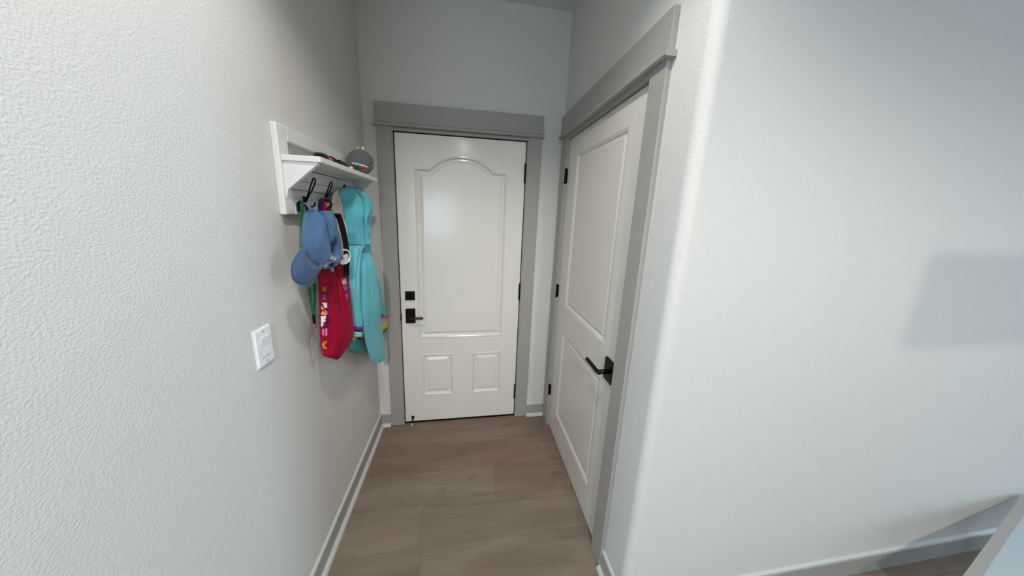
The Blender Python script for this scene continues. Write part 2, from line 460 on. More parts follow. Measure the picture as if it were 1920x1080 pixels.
# entry door: one tall panel with an arched top, two small ones below
x0,x1,zb,zs,za=.289,.875,.681,1.826,1.912
arch=[(x0,zb),(x1,zb),(x1,zs),(.788,zs)]
cx_=.582; half=.206; rise=za-zs; R_=(half*half+rise*rise)/(2*rise)
a0=math.asin(half/R_)
for k in range(1,16):
    a=a0-2*a0*k/16; arch.append((cx_+R_*math.sin(a),zs+R_*math.cos(a)-(R_-rise)))
arch+=[(.376,zs),(x0,zs)]
prof=[(.003,.0045),(.008,.0055),(.012,.002),(.016,-.008),(.021,-.0095),(.026,-.0085),(.046,-.001),(.050,-.0005)]
bm=bmesh.new()
leaf(bm,rect(.1765,.9925,.013,2.0225),[arch,rect(.305,.523,.223,.556),rect(.664,.874,.223,.556)],prof,lambda a,b,h:Vector((a,-.002-h,b)),.044)
d1=struct('door_1',bm,DOORW,'white entry door with an arched panel at the end of the passage','door')
# side door: two rectangular panels
prof2=[(.002,-.002),(.006,-.0085),(.012,-.010),(.016,-.0085),(.034,-.003),(.037,-.0025)]
prof2=[(.004,-.002),(.010,-.004),(.018,-.0105),(.022,-.0105),(.030,-.0055),(.033,-.005)]
bm=bmesh.new()
leaf(bm,[(-p[0],p[1]) for p in rect(.8685,.1255,.010,2.0255)],[[(-p[0],p[1]) for p in rect(.755,.253,.995,1.918)],[(-p[0],p[1]) for p in rect(.755,.253,.197,.815)]],
     prof2,lambda a,b,h:Vector((W+.003-h,a,b)),.035)
d2=struct('door_2',bm,DOORS,'cream white two-panel side door on the right wall of the passage','door')
# hinges
def hinge(parent,ax,px,py,z0,z1):
    bm=bmesh.new(); r=.0068; n=5
    L=(z1-z0)
    for k in range(n):
        cyl(bm,(px,py,z0+L*(k+.5)/n),r,L/n-.0012,'z',14)
    sphere(bm,(px,py,z1),r*.8,seg=12,rings=8); sphere(bm,(px,py,z0),r*.8,seg=12,rings=8)
    if ax=='y': box(bm,px-.004,px+.007,py,py+.012,z0+.002,z1-.002)
    else: box(bm,px-.002,px+.012,py-.004,py+.012,z0+.002,z1-.002)
    obj('hinge',bm,BLACK,parent)
for z0,z1 in ((1.768,1.888),(.960,1.078),(.160,.276)): hinge(d1,'y',.9925,-.010,z0,z1)
for z0,z1 in ((1.765,1.857),(1.013,1.103),(.255,.342)): hinge(d2,'x',W-.010,-.118,z0,z1)
# deadbolt and lever of the entry door
db=obj('deadbolt',B(.206,.269,-.0125,-.002,.964,1.026,.003),BLACK,d1,label='square black deadbolt plate')
bm=bmesh.new(); cyl(bm,(.2375,-.015,.995),.014,.008,'y'); box(bm,.233,.242,-.030,-.015,.979,1.011,.002); obj('thumb_turn',bm,BLACK,db)
lv=obj('lever_plate',B(.205,.269,-.0125,-.002,.797,.903,.003),BLACK,d1,label='rectangular black lever plate')
bm=bmesh.new(); cyl(bm,(.237,-.028,.850),.011,.035,'y'); tube(bm,[(.237,-.048,.850),(.262,-.052,.850),(.290,-.052,.849),(.322,-.050,.848),(.327,-.050,.848)],[.010,.0092,.0085,.0085,.006],12)
obj('lever',bm,BRONZE,lv,smooth=True,label='worn dark bronze lever')
obj('latch',B(.168,.178,-.010,-.001,.820,.872,.002),BLACK,d1,label='black strike plate edge')
# lever of the side door
lv=obj('lever_plate',B(W-.0085,W+.003,-.860,-.794,.854,.957,.003),BLACK,d2,label='rectangular black lever plate')
bm=bmesh.new(); cyl(bm,(W-.030,-.829,.9035),.0105,.050,'x'); tube(bm,smoothpts([(W-.052,-.836,.9035),(W-.056,-.815,.9035),(W-.056,-.780,.904),(W-.056,-.735,.904),(W-.056,-.722,.904)],4),[.0095]*16+[.0075],12)
obj('lever',bm,BLACK,lv,smooth=True)
sc_=bmesh.new()
for z in (.862,.949): cyl(sc_,(W-.0092,-.852,z),.0022,.0015,'x',10)
obj('screw',sc_,STEEL,lv)
# flip-down door stop on the foot of the entry door
ds=empty('door_stop','small black kick-down door stop on the foot of the white entry door','door stop',(.226,-.006,.02))
bm=bmesh.new(); sphere(bm,(.229,-.010,.052),.011,1,.7,1); box(bm,.2235,.2345,-.0105,-.002,.026,.052,.002); obj('bracket',bm,BLACK,ds,smooth=False)
bm=bmesh.new(); tube(bm,[(.229,-.014,.048),(.2285,-.022,.032),(.2275,-.034,.020)],.0042,10); obj('arm',bm,BLACK,ds,smooth=True)
bm=bmesh.new(); tube(bm,[(.2275,-.034,.020),(.2265,-.043,.011)],[.0062,.0052],12); obj('tip',bm,OFFW,ds,smooth=True,label='white rubber tip')

# ---------------------------------------------------------------- light switch
sw=empty('light_switch','white rocker light switch on the left wall beside the coat rack','light switch',(0,-.957,1.138))
bm=bmesh.new(); prism(bm,[(0,0)]*0 or [(-.989,1.078),(-.922,1.078),(-.922,1.199),(-.989,1.199)],'x',0,.0065)
bmesh.ops.bevel(bm,geom=[e for e in bm.edges if all(abs(v.co.x-.0065)<1e-5 for v in e.verts)],offset=.004,segments=3,affect='EDGES')
plate=obj('plate',bm,PLAST,sw)
bm=bmesh.new(); prism(bm,[(.0063,1.106),(.0078,1.108),(.0072,1.139),(.0108,1.171),(.0063,1.1725)],'y',-.9715,-.9385); obj('rocker',bm,PLAST,plate)
GAP=mat('switch_gap',(165,168,170),.8)
obj('rocker_surround',B(.0062,.0068,-.9726,-.9374,1.1048,1.1736),GAP,plate,label='thin grey gap around the rocker')
for z in (1.0905,1.187):
    bm=bmesh.new(); cyl(bm,(.0068,-.9555,z),.0028,.0012,'x',14); obj('screw',bm,GAP,plate)

# ---------------------------------------------------------------- coat rack
rk=empty('coat_rack','white wooden wall shelf with black wire hooks on the left wall','coat rack',(0,-.5125,1.535))
YA,YZ=-.808,-.232
BX=.020
def fb(y0,y1,z0,z1,x1=BX,bev=.002): return B(.0,x1,y0,y1,z0,z1,bev)
obj('stile',fb(YA,YA+.052,1.534,1.822,BX,.004),WHITEP,rk)
obj('stile',fb(YZ-.052,YZ,1.534,1.822,BX,.004),WHITEP,rk)
obj('top_rail',fb(YA+.052,YZ-.052,1.776,1.822,BX,.0015),WHITEP,rk)
obj('bottom_rail',fb(YA+.052,YZ-.052,1.534,1.584,BX,.0015),WHITEP,rk)
obj('slat',fb(YA+.052,YZ-.052,1.654,1.697,.013,.0015),WHITEP,rk)
obj('slat',fb(YA+.052,YZ-.052,1.700,1.727,.020,.0015),WHITEP,rk)
obj('hook_rail',fb(YA+.052,YZ-.052,1.622,1.652,.019,.0015),WHITEP,rk)
obj('slat',fb(YA+.052,YZ-.052,1.5845,1.6205,.008,.0008),WHITEP,rk)
obj('shelf_board',B(.0203,.1385,YA+.006,YZ,1.7075,1.7265,.002),WHITEP,rk)
for ya in (YA+.012,YZ-.034):
    bm=bmesh.new(); prism(bm,[(.0203,1.7075),(.124,1.7075),(.124,1.702),(.027,1.617),(.0203,1.586)],'y',ya,ya+.016)
    obj('side_bracket',bm,WHITEP,rk)
HK=[-.700,-.575,-.450,-.325]
for hy in HK:
    w=.0095
    L_=[(.022,hy-.002,1.574),(.027,hy-.003,1.585),(.038,hy-w*.55,1.607),(.050,hy-w,1.632),(.059,hy-w*1.05,1.654),(.0615,hy-w*.6,1.664),(.062,hy,1.667)]
    R2=[(p[0],2*hy-p[1],p[2]) for p in L_[::-1]][1:]
    bm=bmesh.new(); tube(bm,smoothpts(L_+R2,5),.0026,10); box(bm,.020,.0235,hy-.009,hy+.009,1.565,1.600,.001)
    tube(bm,smoothpts([(.024,hy,1.577),(.034,hy,1.566),(.046,hy,1.563),(.054,hy,1.570),(.057,hy,1.580)],4),.0028,10)
    obj('hook',bm,BLACK,rk,smooth=True)

# ---------------------------------------------------------------- cloth helpers
def lerp(a,b,t): return a+(b-a)*t
class Cloth:
    """a hanging piece: rows give the left and right outline (picture place + distance from the wall)"""
    def __init__(s,rows,fold=None,front=1.0,back=.5,n=40,sub=6,power=.6):
        s.rows=rows; s.fold=fold; s.front=front; s.back=back; s.n=n; s.power=power
        L=[];Rr=[];TH=[]
        for v,ul,xl,ur,xr,th in rows:
            L.append(at(ul,v,x=xl)); Rr.append(at(ur,v,x=xr)); TH.append(th)
        s.L=smoothpts(L,sub); s.R=smoothpts(Rr,sub); s.T=[q.x for q in smoothpts([(t,0,0) for t in TH],sub)]
        s.m=len(s.L)
    def basis(s,t):
        f=min(max(t,0),1)*(s.m-1); i=min(int(f),s.m-2); g=f-i
        return s.L[i].lerp(s.L[i+1],g), s.R[i].lerp(s.R[i+1],g), lerp(s.T[i],s.T[i+1],g)
    def surf(s,a,t,side=1,lift=0):
        L,R,T_=s.basis(t); d=R-L; w=Vector((d.x,d.y,0)).normalized(); n=Vector((w.y,-w.x,0))
        if n.dot(CAM-L)<0: n=-n
        bulge=max(0.0,math.sin(PI*min(max(a,0),1)))**s.power
        k=s.front if side>0 else -s.back
        h=T_*k*bulge
        if s.fold: h+=s.fold(a,t,side)*bulge
        return L+d*a+n*(h+lift)
    def mesh(s,bm=None,t0=0,t1=1,mt=None):
        bm=bm or bmesh.new(); m=mt or s.m*1; n=s.n; rings=[]
        for i in range(m):
            t=t0+(t1-t0)*i/(m-1)
            r=[bm.verts.new(s.surf(j/n,t,1)) for j in range(n+1)]
            r+=[bm.verts.new(s.surf(j/n,t,-1)) for j in range(n-1,0,-1)]
            rings.append(r)
        for p,q in zip(rings,rings[1:]):
            for k in range(len(p)): bm.faces.new((p[k],p[(k+1)%len(p)],q[(k+1)%len(p)],q[k]))
        for r in (rings[0][::-1],rings[-1]):
            # close with strips between front and back
            f=r if r is rings[-1] else rings[0]
            for j in range(n):
                a,b=f[j],f[j+1]; c=f[-(j+1)] if j+1<n else f[n]; dd=f[-j] if j>0 else f[0]
                vs=[]
                for q in (a,b,c,dd):
                    if q not in vs: vs.append(q)
                if len(vs)>=3:
                    try: bm.faces.new(vs)
                    except ValueError: pass
        return bm
    def decal(s,bm,poly,th=.0012):
        """thin raised print: poly in (a,t) on the front"""
        A=[bm.verts.new(s.surf(a,t,1,.0006)) for a,t in poly]; Bq=[bm.verts.new(s.surf(a,t,1,.0006+th)) for a,t in poly]
        bm.faces.new(Bq)
        for i in range(len(poly)):
            j=(i+1)%len(poly); bm.faces.new((A[i],A[j],Bq[j],Bq[i]))
def patch(px,xf,bulge,th,m=8,nx=None):
    """domed thin piece: px outline in picture places, xf(u,v) distance from the wall"""
    bm=bmesh.new(); cu=sum(p[0] for p in px)/len(px); cv=sum(p[1] for p in px)/len(px)
    P=[(q.x,q.y) for q in smoothpts([(a,b,0) for a,b in px],4,True)]
    N_=len(P)
    c=at(cu,cv,x=xf(cu,cv)); nrm=(CAM-c).normalized()
    def pt(k,f,side):
        u=cu+(P[k][0]-cu)*f; v=cv+(P[k][1]-cv)*f
        return at(u,v,x=xf(u,v))+nrm*(bulge*(1-f*f)+side*th/2)
    sides=[]
    for side in (1,-1):
        cc=bm.verts.new(pt(0,0,side)); rings=[]
        for i in range(1,m+1): rings.append([bm.verts.new(pt(k,i/m,side)) for k in range(N_)])
        for k in range(N_): bm.faces.new((cc,rings[0][k],rings[0][(k+1)%N_]))
        for a,b in zip(rings,rings[1:]):
            for k in range(N_): bm.faces.new((a[k],b[k],b[(k+1)%N_],a[(k+1)%N_]))
        sides.append(rings[-1])
    for k in range(N_): bm.faces.new((sides[0][k],sides[1][k],sides[1][(k+1)%N_],sides[0][(k+1)%N_]))
    return bm
def g(x,c,w): return math.exp(-((x-c)/w)**2)

def proj(P):
    d=P-CAM; z=d.dot(FWD); return PPX+F*d.dot(RIGHT)/z, PPY-F*d.dot(UP)/z
class Finder:
    def __init__(s,cl,n=60):
        s.cl=cl; s.g=[(a/n,t/n)+proj(cl.surf(a/n,t/n,1)) for a in range(n+1) for t in range(n+1)]
    def __call__(s,u,v):
        a,t,_,_=min(s.g,key=lambda q:(q[2]-u)**2+(q[3]-v)**2)
        e=.004
        for _ in range(3):
            p=proj(s.cl.surf(a,t,1)); pa=proj(s.cl.surf(a+e,t,1)); pt=proj(s.cl.surf(a,t+e,1))
            J=((pa[0]-p[0])/e,(pt[0]-p[0])/e,(pa[1]-p[1])/e,(pt[1]-p[1])/e); D_=J[0]*J[3]-J[1]*J[2]
            if abs(D_)<1: break
            du,dv=u-p[0],v-p[1]; da=(du*J[3]-dv*J[1])/D_; dt=(dv*J[0]-du*J[2])/D_
            a+=max(-.02,min(.02,da)); t+=max(-.02,min(.02,dt)); a=min(max(a,0.01),.99); t=min(max(t,0),1)
        return a,t
# text as mesh outlines, cut small enough to follow a surface
def text_mesh(body,place,bold=0.0,th=.0012,shear=0):
    cu=bpy.data.curves.new('t','FONT'); cu.body=body; cu.size=1; cu.align_x='CENTER'; cu.offset=bold; cu.shear=shear; cu.resolution_u=3
    o=bpy.data.objects.new('t',cu); COL.objects.link(o)
    dg=bpy.context.evaluated_depsgraph_get(); me=bpy.data.meshes.new_from_object(o.evaluated_get(dg))
    bm=bmesh.new(); bm.from_mesh(me); bpy.data.objects.remove(o); bpy.data.curves.remove(cu); bpy.data.meshes.remove(me)
    bmesh.ops.triangulate(bm,faces=bm.faces[:])
    r=bmesh.ops.extrude_face_region(bm,geom=bm.faces[:]); top={v for v in r['geom'] if isinstance(v,bmesh.types.BMVert)}
    for v in bm.verts: v.co=place(v.co.x,v.co.y,.0006+(th if v in top else 0))
    return bm

# ---------------------------------------------------------------- turquoise hooded jacket (third hook)
jk=empty('hooded_jacket','turquoise hooded jacket with rainbow striped cuffs hanging on the coat rack','jacket',at(675,470,x=.08))
def fold_h(a,t,s): return .005*math.sin(a*17+t*3)*min(1,t*2)+.012*g(a,.36+.12*t,.05)*min(1,t*2)-.020*g(a,.50+.18*t,.05)*min(1,t*2.2)-.026*g(a,.80,.05)*g(t,.72,.22)+.010*g(a,.9,.07)*math.sin(t*40)*t-.014*g(a,.92,.06)*g(t,.33,.05)
hood=Cloth([(349,648,.058,656,.060,.004),(353,641,.055,668,.085,.018),(361,634,.05,684,.105,.028),(372,634,.045,695,.115,.034),(386,638,.045,699,.12,.036),
  (398,640,.045,698,.12,.036),(410,643,.045,694,.115,.034),(428,647,.045,694,.11,.032),(445,650,.045,695,.11,.030),(459,652,.045,694,.11,.028)],fold_h,front=.9,back=.25)
hd_=obj('hood',hood.mesh(),TEAL,jk,smooth=True)
torso=Cloth([(457,652,.045,694,.11,.026),(475,652,.045,697,.105,.028),(510,653,.045,701,.10,.028),(545,655,.04,706,.09,.026),(600,658,.035,713,.08,.024),(640,657,.03,716,.07,.02),(654,655,.03,716,.065,.018),(661,668,.03,712,.06,.012)],
  lambda a,t,s:.005*math.sin(a*22+t*2)*t,front=.25,back=.3)
obj('body',torso.mesh(),TEAL,jk,smooth=True)
ls=Cloth([(460,653,.075,686,.11,.010),(470,652,.085,678,.115,.020),(500,652,.085,674.5,.118,.026),(540,654,.085,674.5,.115,.026),(580,658,.08,677,.11,.024),(612,661,.08,679,.11,.020)],
  lambda a,t,s:.003*math.sin(a*14+t*9),front=1,back=.6)
sl1=obj('sleeve',ls.mesh(),TEAL,jk,smooth=True)
cf=Cloth([(611,660.5,.0805,679.5,.1105,.021),(629,661.5,.0805,679.5,.1105,.020)],None,front=1,back=.6,sub=20)
for (a,b,mm,nm) in ((0,.36,PURP,'purple'),(.36,.5,INKN,'navy'),(.5,.62,MINT,'mint'),(.62,.72,OFFW,'off white'),(.72,.85,MINT,'mint'),(.85,1,OFFW,'off white')):
    obj('cuff_stripe',cf.mesh(t0=a,t1=b,mt=4),mm,sl1,smooth=True,label=nm+' cuff stripe')
bm=patch([(679,612),(686,612),(691,624),(693,636),(680,634),(670,630),(666,637),(662,640),(662,628)],lambda u,v:.068,.004,.004); obj('lining',bm,LIME,jk,smooth=True,label='pale green lining')
bm=patch([(660,640),(675,634),(694,636),(696,662),(684,659),(672,656),(656,655),(655,646)],lambda u,v:.064,.006,.006); obj('hem',bm,DTEAL,jk,smooth=True)
ms=Cloth([(474,675,.10,693,.105,.008),(486,675,.105,697,.125,.022),(500,675,.115,699,.13,.032),(540,676.5,.115,706,.13,.034),(580,678.5,.115,711,.125,.034),(620,681,.105,716,.11,.026),(650,688,.10,720,.108,.024),(672,695,.10,722,.105,.020),(679,699,.10,712,.104,.012)],
  lambda a,t,s:.003*math.sin(a*9+t*6)-.006*g(a,.25,.05)*(1-t),front=1,back=.7)
obj('sleeve',ms.mesh(),TEAL,jk,smooth=True)
rs=Cloth([(500,696,.075,701,.08,.006),(520,698,.075,708,.085,.010),(540,702,.075,715,.085,.012),(562,705,.075,717,.088,.014),(583,708,.072,724,.088,.014),(600,711,.072,732,.09,.012),(608,713,.072,736,.09,.012),(618,715,.072,727,.085,.010),(625,717,.072,718,.08,.006)],None,front=1,back=.7)
sl3=obj('sleeve',rs.mesh(t1=.56),TEAL,jk,smooth=True)
def seg(c,px,m,nm):
    obj('cuff_stripe',patch(px,lambda u,v:.086,.003,.005,4),m,sl3,label=nm+' cuff stripe')
seg(0,[(713,593),(719,587),(725,582.5),(727,588),(720,592.5),(714,599)],PURP,'purple')
seg(0,[(714,599),(720,592.5),(727,588),(729,592.5),(721,598),(715,605)],PINK,'pink')
seg(0,[(715,605),(721,598),(729,592.5),(731.5,598),(723,604),(716,612)],LILAC,'lilac')
seg(0,[(716,612),(723,604),(731.5,598),(733.5,602),(733,608),(725,614),(717,620)],YEL,'yellow')
seg(0,[(717,620),(725,614),(733,608),(731,613),(724,620),(718,626)],GRN,'green')
# neck seam and drawcord
bm=bmesh.new(); tube(bm,[hood.surf(k/20,.985,1,.0006) for k in range(21)],.0011,6); obj('neck_seam',bm,DTEAL,hd_,label='darker neck seam')
bm=bmesh.new(); tube(bm,smoothpts([at(694,380,x=.118),at(697,384,x=.12),at(695,389,x=.12),at(691,386,x=.118)],4,True),.0016,6,closed=True)
tube(bm,smoothpts([at(694,412,x=.118),at(697,424,x=.115),at(693,436,x=.113),at(695,448,x=.113),at(694,456,x=.112)],4),.0016,6); obj('drawcord',bm,TEAL,hd_,smooth=True)

# ---------------------------------------------------------------- cream knit behind
kn=Cloth([(356,632,.05,644,.042,.004),(363,625,.045,644,.038,.008),(372,622,.045,645,.036,.010),(390,621,.045,647,.036,.011),(410,622,.045,650,.036,.011),(440,628,.042,654,.036,.011),(470,634,.04,656,.034,.011),(520,638,.035,660,.032,.010)],
  lambda a,t,s:.0048*math.sin(a*50),front=1,back=.5,n=72)
k_=obj('knit_scarf',kn.mesh(),CREAM,None,smooth=True); tag(k_,'cream ribbed knit hanging between the denim cap and the turquoise jacket','scarf')

# ---------------------------------------------------------------- red drawstring bag (second hook)
bg=empty('tote_bag','crimson cloth bag with coloured printed letters hanging under the denim cap','bag',at(630,590,x=.08))
def fold_b(a,t,s): return (-.010*g(a,.42+.22*t,.05)+.006*g(a,.3,.08)-.008*g(a,.62,.05)*(1-t)+.004*math.sin(a*9+t*5))*(1-.5*t)
bag=Cloth([(486,606,.06,644,.065,.010),(500,600,.055,648,.07,.018),(520,597,.05,652,.08,.024),(550,598,.045,656,.09,.028),(580,599,.045,659,.095,.032),(605,599,.045,662,.10,.034),(628,600,.045,662.5,.10,.034),(645,601,.045,655,.095,.030),(658,603,.048,646,.09,.024),(667,607,.055,640,.085,.014),(674,627,.065,634,.075,.004)],
  fold_b,front=.9,back=.35,sub=8,n=48)
bb_=obj('bag_body',bag.mesh(),RED,bg,smooth=True)
def rows_t(v):  # t for a picture row
    vs=[r[0] for r in bag.rows]
    for i in range(len(vs)-1):
        if v<=vs[i+1]: return (i+(v-vs[i])/(vs[i+1]-vs[i]))/(len(vs)-1)
    return 1
bag_uv=Finder(bag)
def bag_uv_old(u,v):
    t=rows_t(v); vs=bag.rows; f=t*(len(vs)-1); i=min(int(f),len(vs)-2); q=f-i
    ul=lerp(vs[i][1],vs[i+1][1],q); ur=lerp(vs[i][3],vs[i+1][3],q)
    return (u-ul)/(ur-ul),t
def bag_text(body,u,v,h,wd,m,nm,tilt=0,bold=.01):
    """letters printed on the bag: centred at (u,v) in picture places, h tall"""
    c,s_=math.cos(tilt),math.sin(tilt)
    def place(x,y,l):
        X=x*wd; Y=(y-.35)*h/.7
        a,t=bag_uv(u+X*c+Y*s_,v-(Y*c-X*s_)); return bag.surf(a,t,1,l)
    obj('print',text_mesh(body,place,bold),m,bb_,label=nm)
bag_text('LO',609,526,9.5,8,INKR,'dull pink letters LO',bold=0)
bag_text('AI',608,541.5,10,8.5,INKY,'olive letters AI')
bag_text('SE',608,557,10,8,INKV,'violet letters SE')
bag_text('VA',645,528,13,7,INKW,'white letters VA at the right edge',-.12)
bag_text('W',648,541,11,8,INKV,'violet letter W',-.1)
bag_text('Y',650,557,10,7,INKP,'pink letter Y',-.1)
def bag_poly(pts,m,nm,th=.0012):
    bm=bmesh.new(); bag.decal(bm,[bag_uv(u,v) for u,v in pts],th); obj('print',bm,m,bb_,label=nm)
bag_poly([(600.5,566),(613.5,566),(613.5,614),(608,620),(600.8,622)],INKN,'navy outline of the flower print',.0008)
bag_poly([(602.5,567.5),(612.5,567.5),(612.5,577),(608,577),(606,571)],INKW,'white patch of the flower print',.0014)
bag_poly([(601.5,573),(604,576),(607,580),(604,581),(601.5,578)],INKO,'orange leaf of the flower print',.0014)
bag_poly([(602,586),(606,583),(609,586),(613,589),(611,591),(606,590),(602,590)],INKO,'orange petal of the flower print',.0014)
bag_poly([(608.5,581),(613,584),(613,588),(609.5,585)],INKP,'pink petal of the flower print',.0014)
bag_poly([(601,592.5),(610.5,592.5),(610,597.5),(606,598),(610,600),(608,604),(604,605),(606.5,608),(602.5,613),(601,612)],INKW,'white petal of the flower print',.0014)
for q in ([(610,598),(614,596.5),(619,599),(621,602),(617,600),(612,600.5)],[(610,603),(616,606),(620,605),(616,607.5),(610,606)],[(606,611),(612,615),(613,618),(607,614)]): bag_poly(q,INKN,'navy stroke of the flower print')
bag_poly([(603.5,617),(607,617),(607,629),(604.5,629),(604.5,625),(601.5,623),(603.5,622)],INKP,'pink bar of the print')
bag_poly([(609.5,615),(613,615),(613,629.5),(609.5,629.5)],INKP,'pink bar of the print')
def petal(u0,v0,u1,v1,w):
    d=Vector((u1-u0,v1-v0)); n=Vector((-d.y,d.x)).normalized()*w
    P=[]
    for k in range(0,9): a=k/8; q=Vector((u0,v0))+d*a+n*math.sin(PI*a); P.append((q.x,q.y))
    for k in range(7,0,-1): a=k/8; q=Vector((u0,v0))+d*a-n*math.sin(PI*a); P.append((q.x,q.y))
    return P
bag_poly(petal(603.5,647,612.5,639.5,2.4),INKO,'orange leaf print'); bag_poly(petal(603.5,648,612,654,2.4),INKO,'orange leaf print')
bag_poly(petal(606,645,611,641,1.0),RED,'gap in the leaf print',.0018); bag_poly(petal(606,649.5,610.5,652.5,1.0),RED,'gap in the leaf print',.0018)
bm=bmesh.new(); ribbon(bm,smoothpts([at(621,497,x=.088),at(622.5,502,x=.092),at(624,509,x=.094)],3),.011,(1,.3,0),.0015); obj('tag',bm,INKG,bg,label='small grey tag')
bm=bmesh.new(); ribbon(bm,smoothpts([at(612,490,x=.055),at(611,440,x=.045),at(609,400,x=.045),at(607,380,x=.045),at(611,375,x=.046),at(614,400,x=.05),at(620,440,x=.055),at(632,489,x=.058)],6),.010,(1,.5,0),.002)
obj('handle',bm,RED,bg,smooth=False)

# webbing loop on the second hook
ks=empty('webbing_loop','short navy and red webbing loop with a clip on the second hook of the rack','strap',at(608,385,x=.05))
bm=bmesh.new(); ribbon(bm,smoothpts([at(614,374,x=.052),at(608,371.5,x=.054),at(602,376,x=.056),at(600,386,x=.056),at(601,399,x=.056)],6),.014,(1,.6,0),.003); obj('navy_band',bm,NAVY,ks)
bm=bmesh.new(); ribbon(bm,smoothpts([at(608.5,377,x=.060),at(606,386,x=.062),at(608,398,x=.062),at(610,403,x=.062)],6),lambda t:.012+.010*t,(1,.6,0),.003); obj('red_band',bm,REDC,ks,label='red band')
bm=bmesh.new(); tube(bm,smoothpts([at(611,373,x=.058),at(616,375,x=.06),at(619,379,x=.06),at(620,382,x=.06)],4),.0028,8); obj('clip',bm,BLACK,ks,smooth=True)
bm=bmesh.new(); tube(bm,smoothpts([at(617,381,x=.061),at(614,386,x=.061),at(611,390,x=.061)],4),.0014,8); sphere(bm,at(611.5,382.5,x=.058),.006,.7,1,1); obj('charm',bm,OFFW,ks,smooth=True,label='pale charm')

# ---------------------------------------------------------------- black strap with white buckle
st=empty('shoulder_strap','black shoulder strap with a rounded white buckle beside the denim cap','strap',at(645,450,x=0.108))
bm=bmesh.new(); ribbon(bm,smoothpts([at(622,401,x=0.098),at(630,400.5,x=0.102),at(635,405,x=0.104),at(640,420,x=0.106),at(645,440,x=0.106),at(648,456,x=0.106),at(649.5,470,x=0.106),at(650,490,x=0.106),at(649,506,x=0.103),at(650,515,x=0.098)],6),.021,(1,.45,0),.003); obj('strap_band',bm,BLKC,st)
bm=bmesh.new(); ribbon(bm,smoothpts([at(627,402,x=0.098),at(629,420,x=0.098),at(631.5,438,x=0.098),at(634,452,x=0.098),at(637,470,x=0.098),at(641,492,x=.068)],6),.009,(1,.45,0),.003); obj('strap_band',bm,BLKC,st)
bm=bmesh.new()
c=[at(638,470,x=0.114),at(646,468.5,x=0.115),at(653,471,x=0.115),at(655.5,479,x=0.115),at(654,489,x=0.115),at(647,494,x=0.115),at(640,494,x=0.114),at(637,488,x=0.114),at(636.5,478,x=0.114)]
tube(bm,smoothpts(c,4,True),.0042,10,closed=True)
bk_=obj('buckle',bm,PLAST,st,smooth=True,label='rounded white buckle')
bm=patch([(645,478),(652,476),(654,485),(650,491),(641,492),(639,488),(646,487),(644,483)],lambda u,v:.114,.003,.004,4); obj('buckle_plate',bm,PLAST,bk_,smooth=True,label='white buckle plate')

# ---------------------------------------------------------------- lanyard (first hook)
ly=empty('lanyard','green lanyard with a clear badge sleeve hanging from the first hook','lanyard',at(590,560,x=.03))
def yw(u,v,x): return at(u,v,x=x)
bm=bmesh.new()
ribbon(bm,smoothpts([yw(569,379,.030),yw(566.5,385,.034),yw(567.5,400,.034),yw(567,440,.030),yw(571,490,.028),yw(579,535,.028),yw(583,565,.028),yw(587.5,592,.028)],8),lambda t:.013-.004*t,(.45,1,0),.002)
obj('ribbon',bm,GREEN,ly)
bm=bmesh.new()
ribbon(bm,smoothpts([yw(570,379,.030),yw(575,386,.036),yw(577,400,.036),yw(579,450,.032),yw(584,500,.030),yw(589,535,.030),yw(590,565,.030),yw(588.5,592,.029)],8),lambda t:.013-.004*t,(.45,1,0),.002)
obj('ribbon',bm,GREEN,ly)
bm=bmesh.new(); ribbon(bm,[yw(588,591,.029),yw(589.5,606,.029)],.008,(.45,1,0),.005); obj('crimp',bm,BLACK,ly)
bm=bmesh.new()
for (u,v,r) in ((590,611,.004),(590.3,618,.003),(591.2,627,.0048),(592,634,.004)):
    c=yw(u,v,.029); tube(bm,[c+Vector((.3*r*math.cos(a),r*math.cos(a),1.25*r*math.sin(a))) for a in [2*PI*k/14 for k in range(14)]],.0009,6,closed=True)
obj('swivel_clip',bm,STEEL,ly,smooth=True,label='small steel swivel clip')
bm=bmesh.new(); a=yw(592.5,636,.030)
prism(bm,[(0,0)]*0 or [(a.y-.007,a.z+.006),(a.y+.015,a.z+.007),(a.y+.018,a.z-.004),(a.y+.012,a.z-.078),(a.y-.012,a.z-.082)],'x',.016,.0176)
obj('badge_sleeve',bm,CLEAR,ly,label='clear plastic badge sleeve')

# black pouch strap hanging behind the lanyard
sp=empty('wrist_strap','short black wrist strap looped over the first hook behind the green lanyard','strap',at(570,385,x=.03))
bm=bmesh.new(); ribbon(bm,smoothpts([yw(570,380,.034),yw(574,384,.040),yw(577,391,.044),yw(578,400,.044)],6),.012,(1,.4,0),.003); obj('band',bm,BLKC,sp)
bm=bmesh.new(); ribbon(bm,smoothpts([yw(566,379,.028),yw(560,381,.024),yw(559.5,388,.024),yw(561,397,.024)],6),.011,(.5,1,0),.004); obj('band',bm,BLKC,sp)

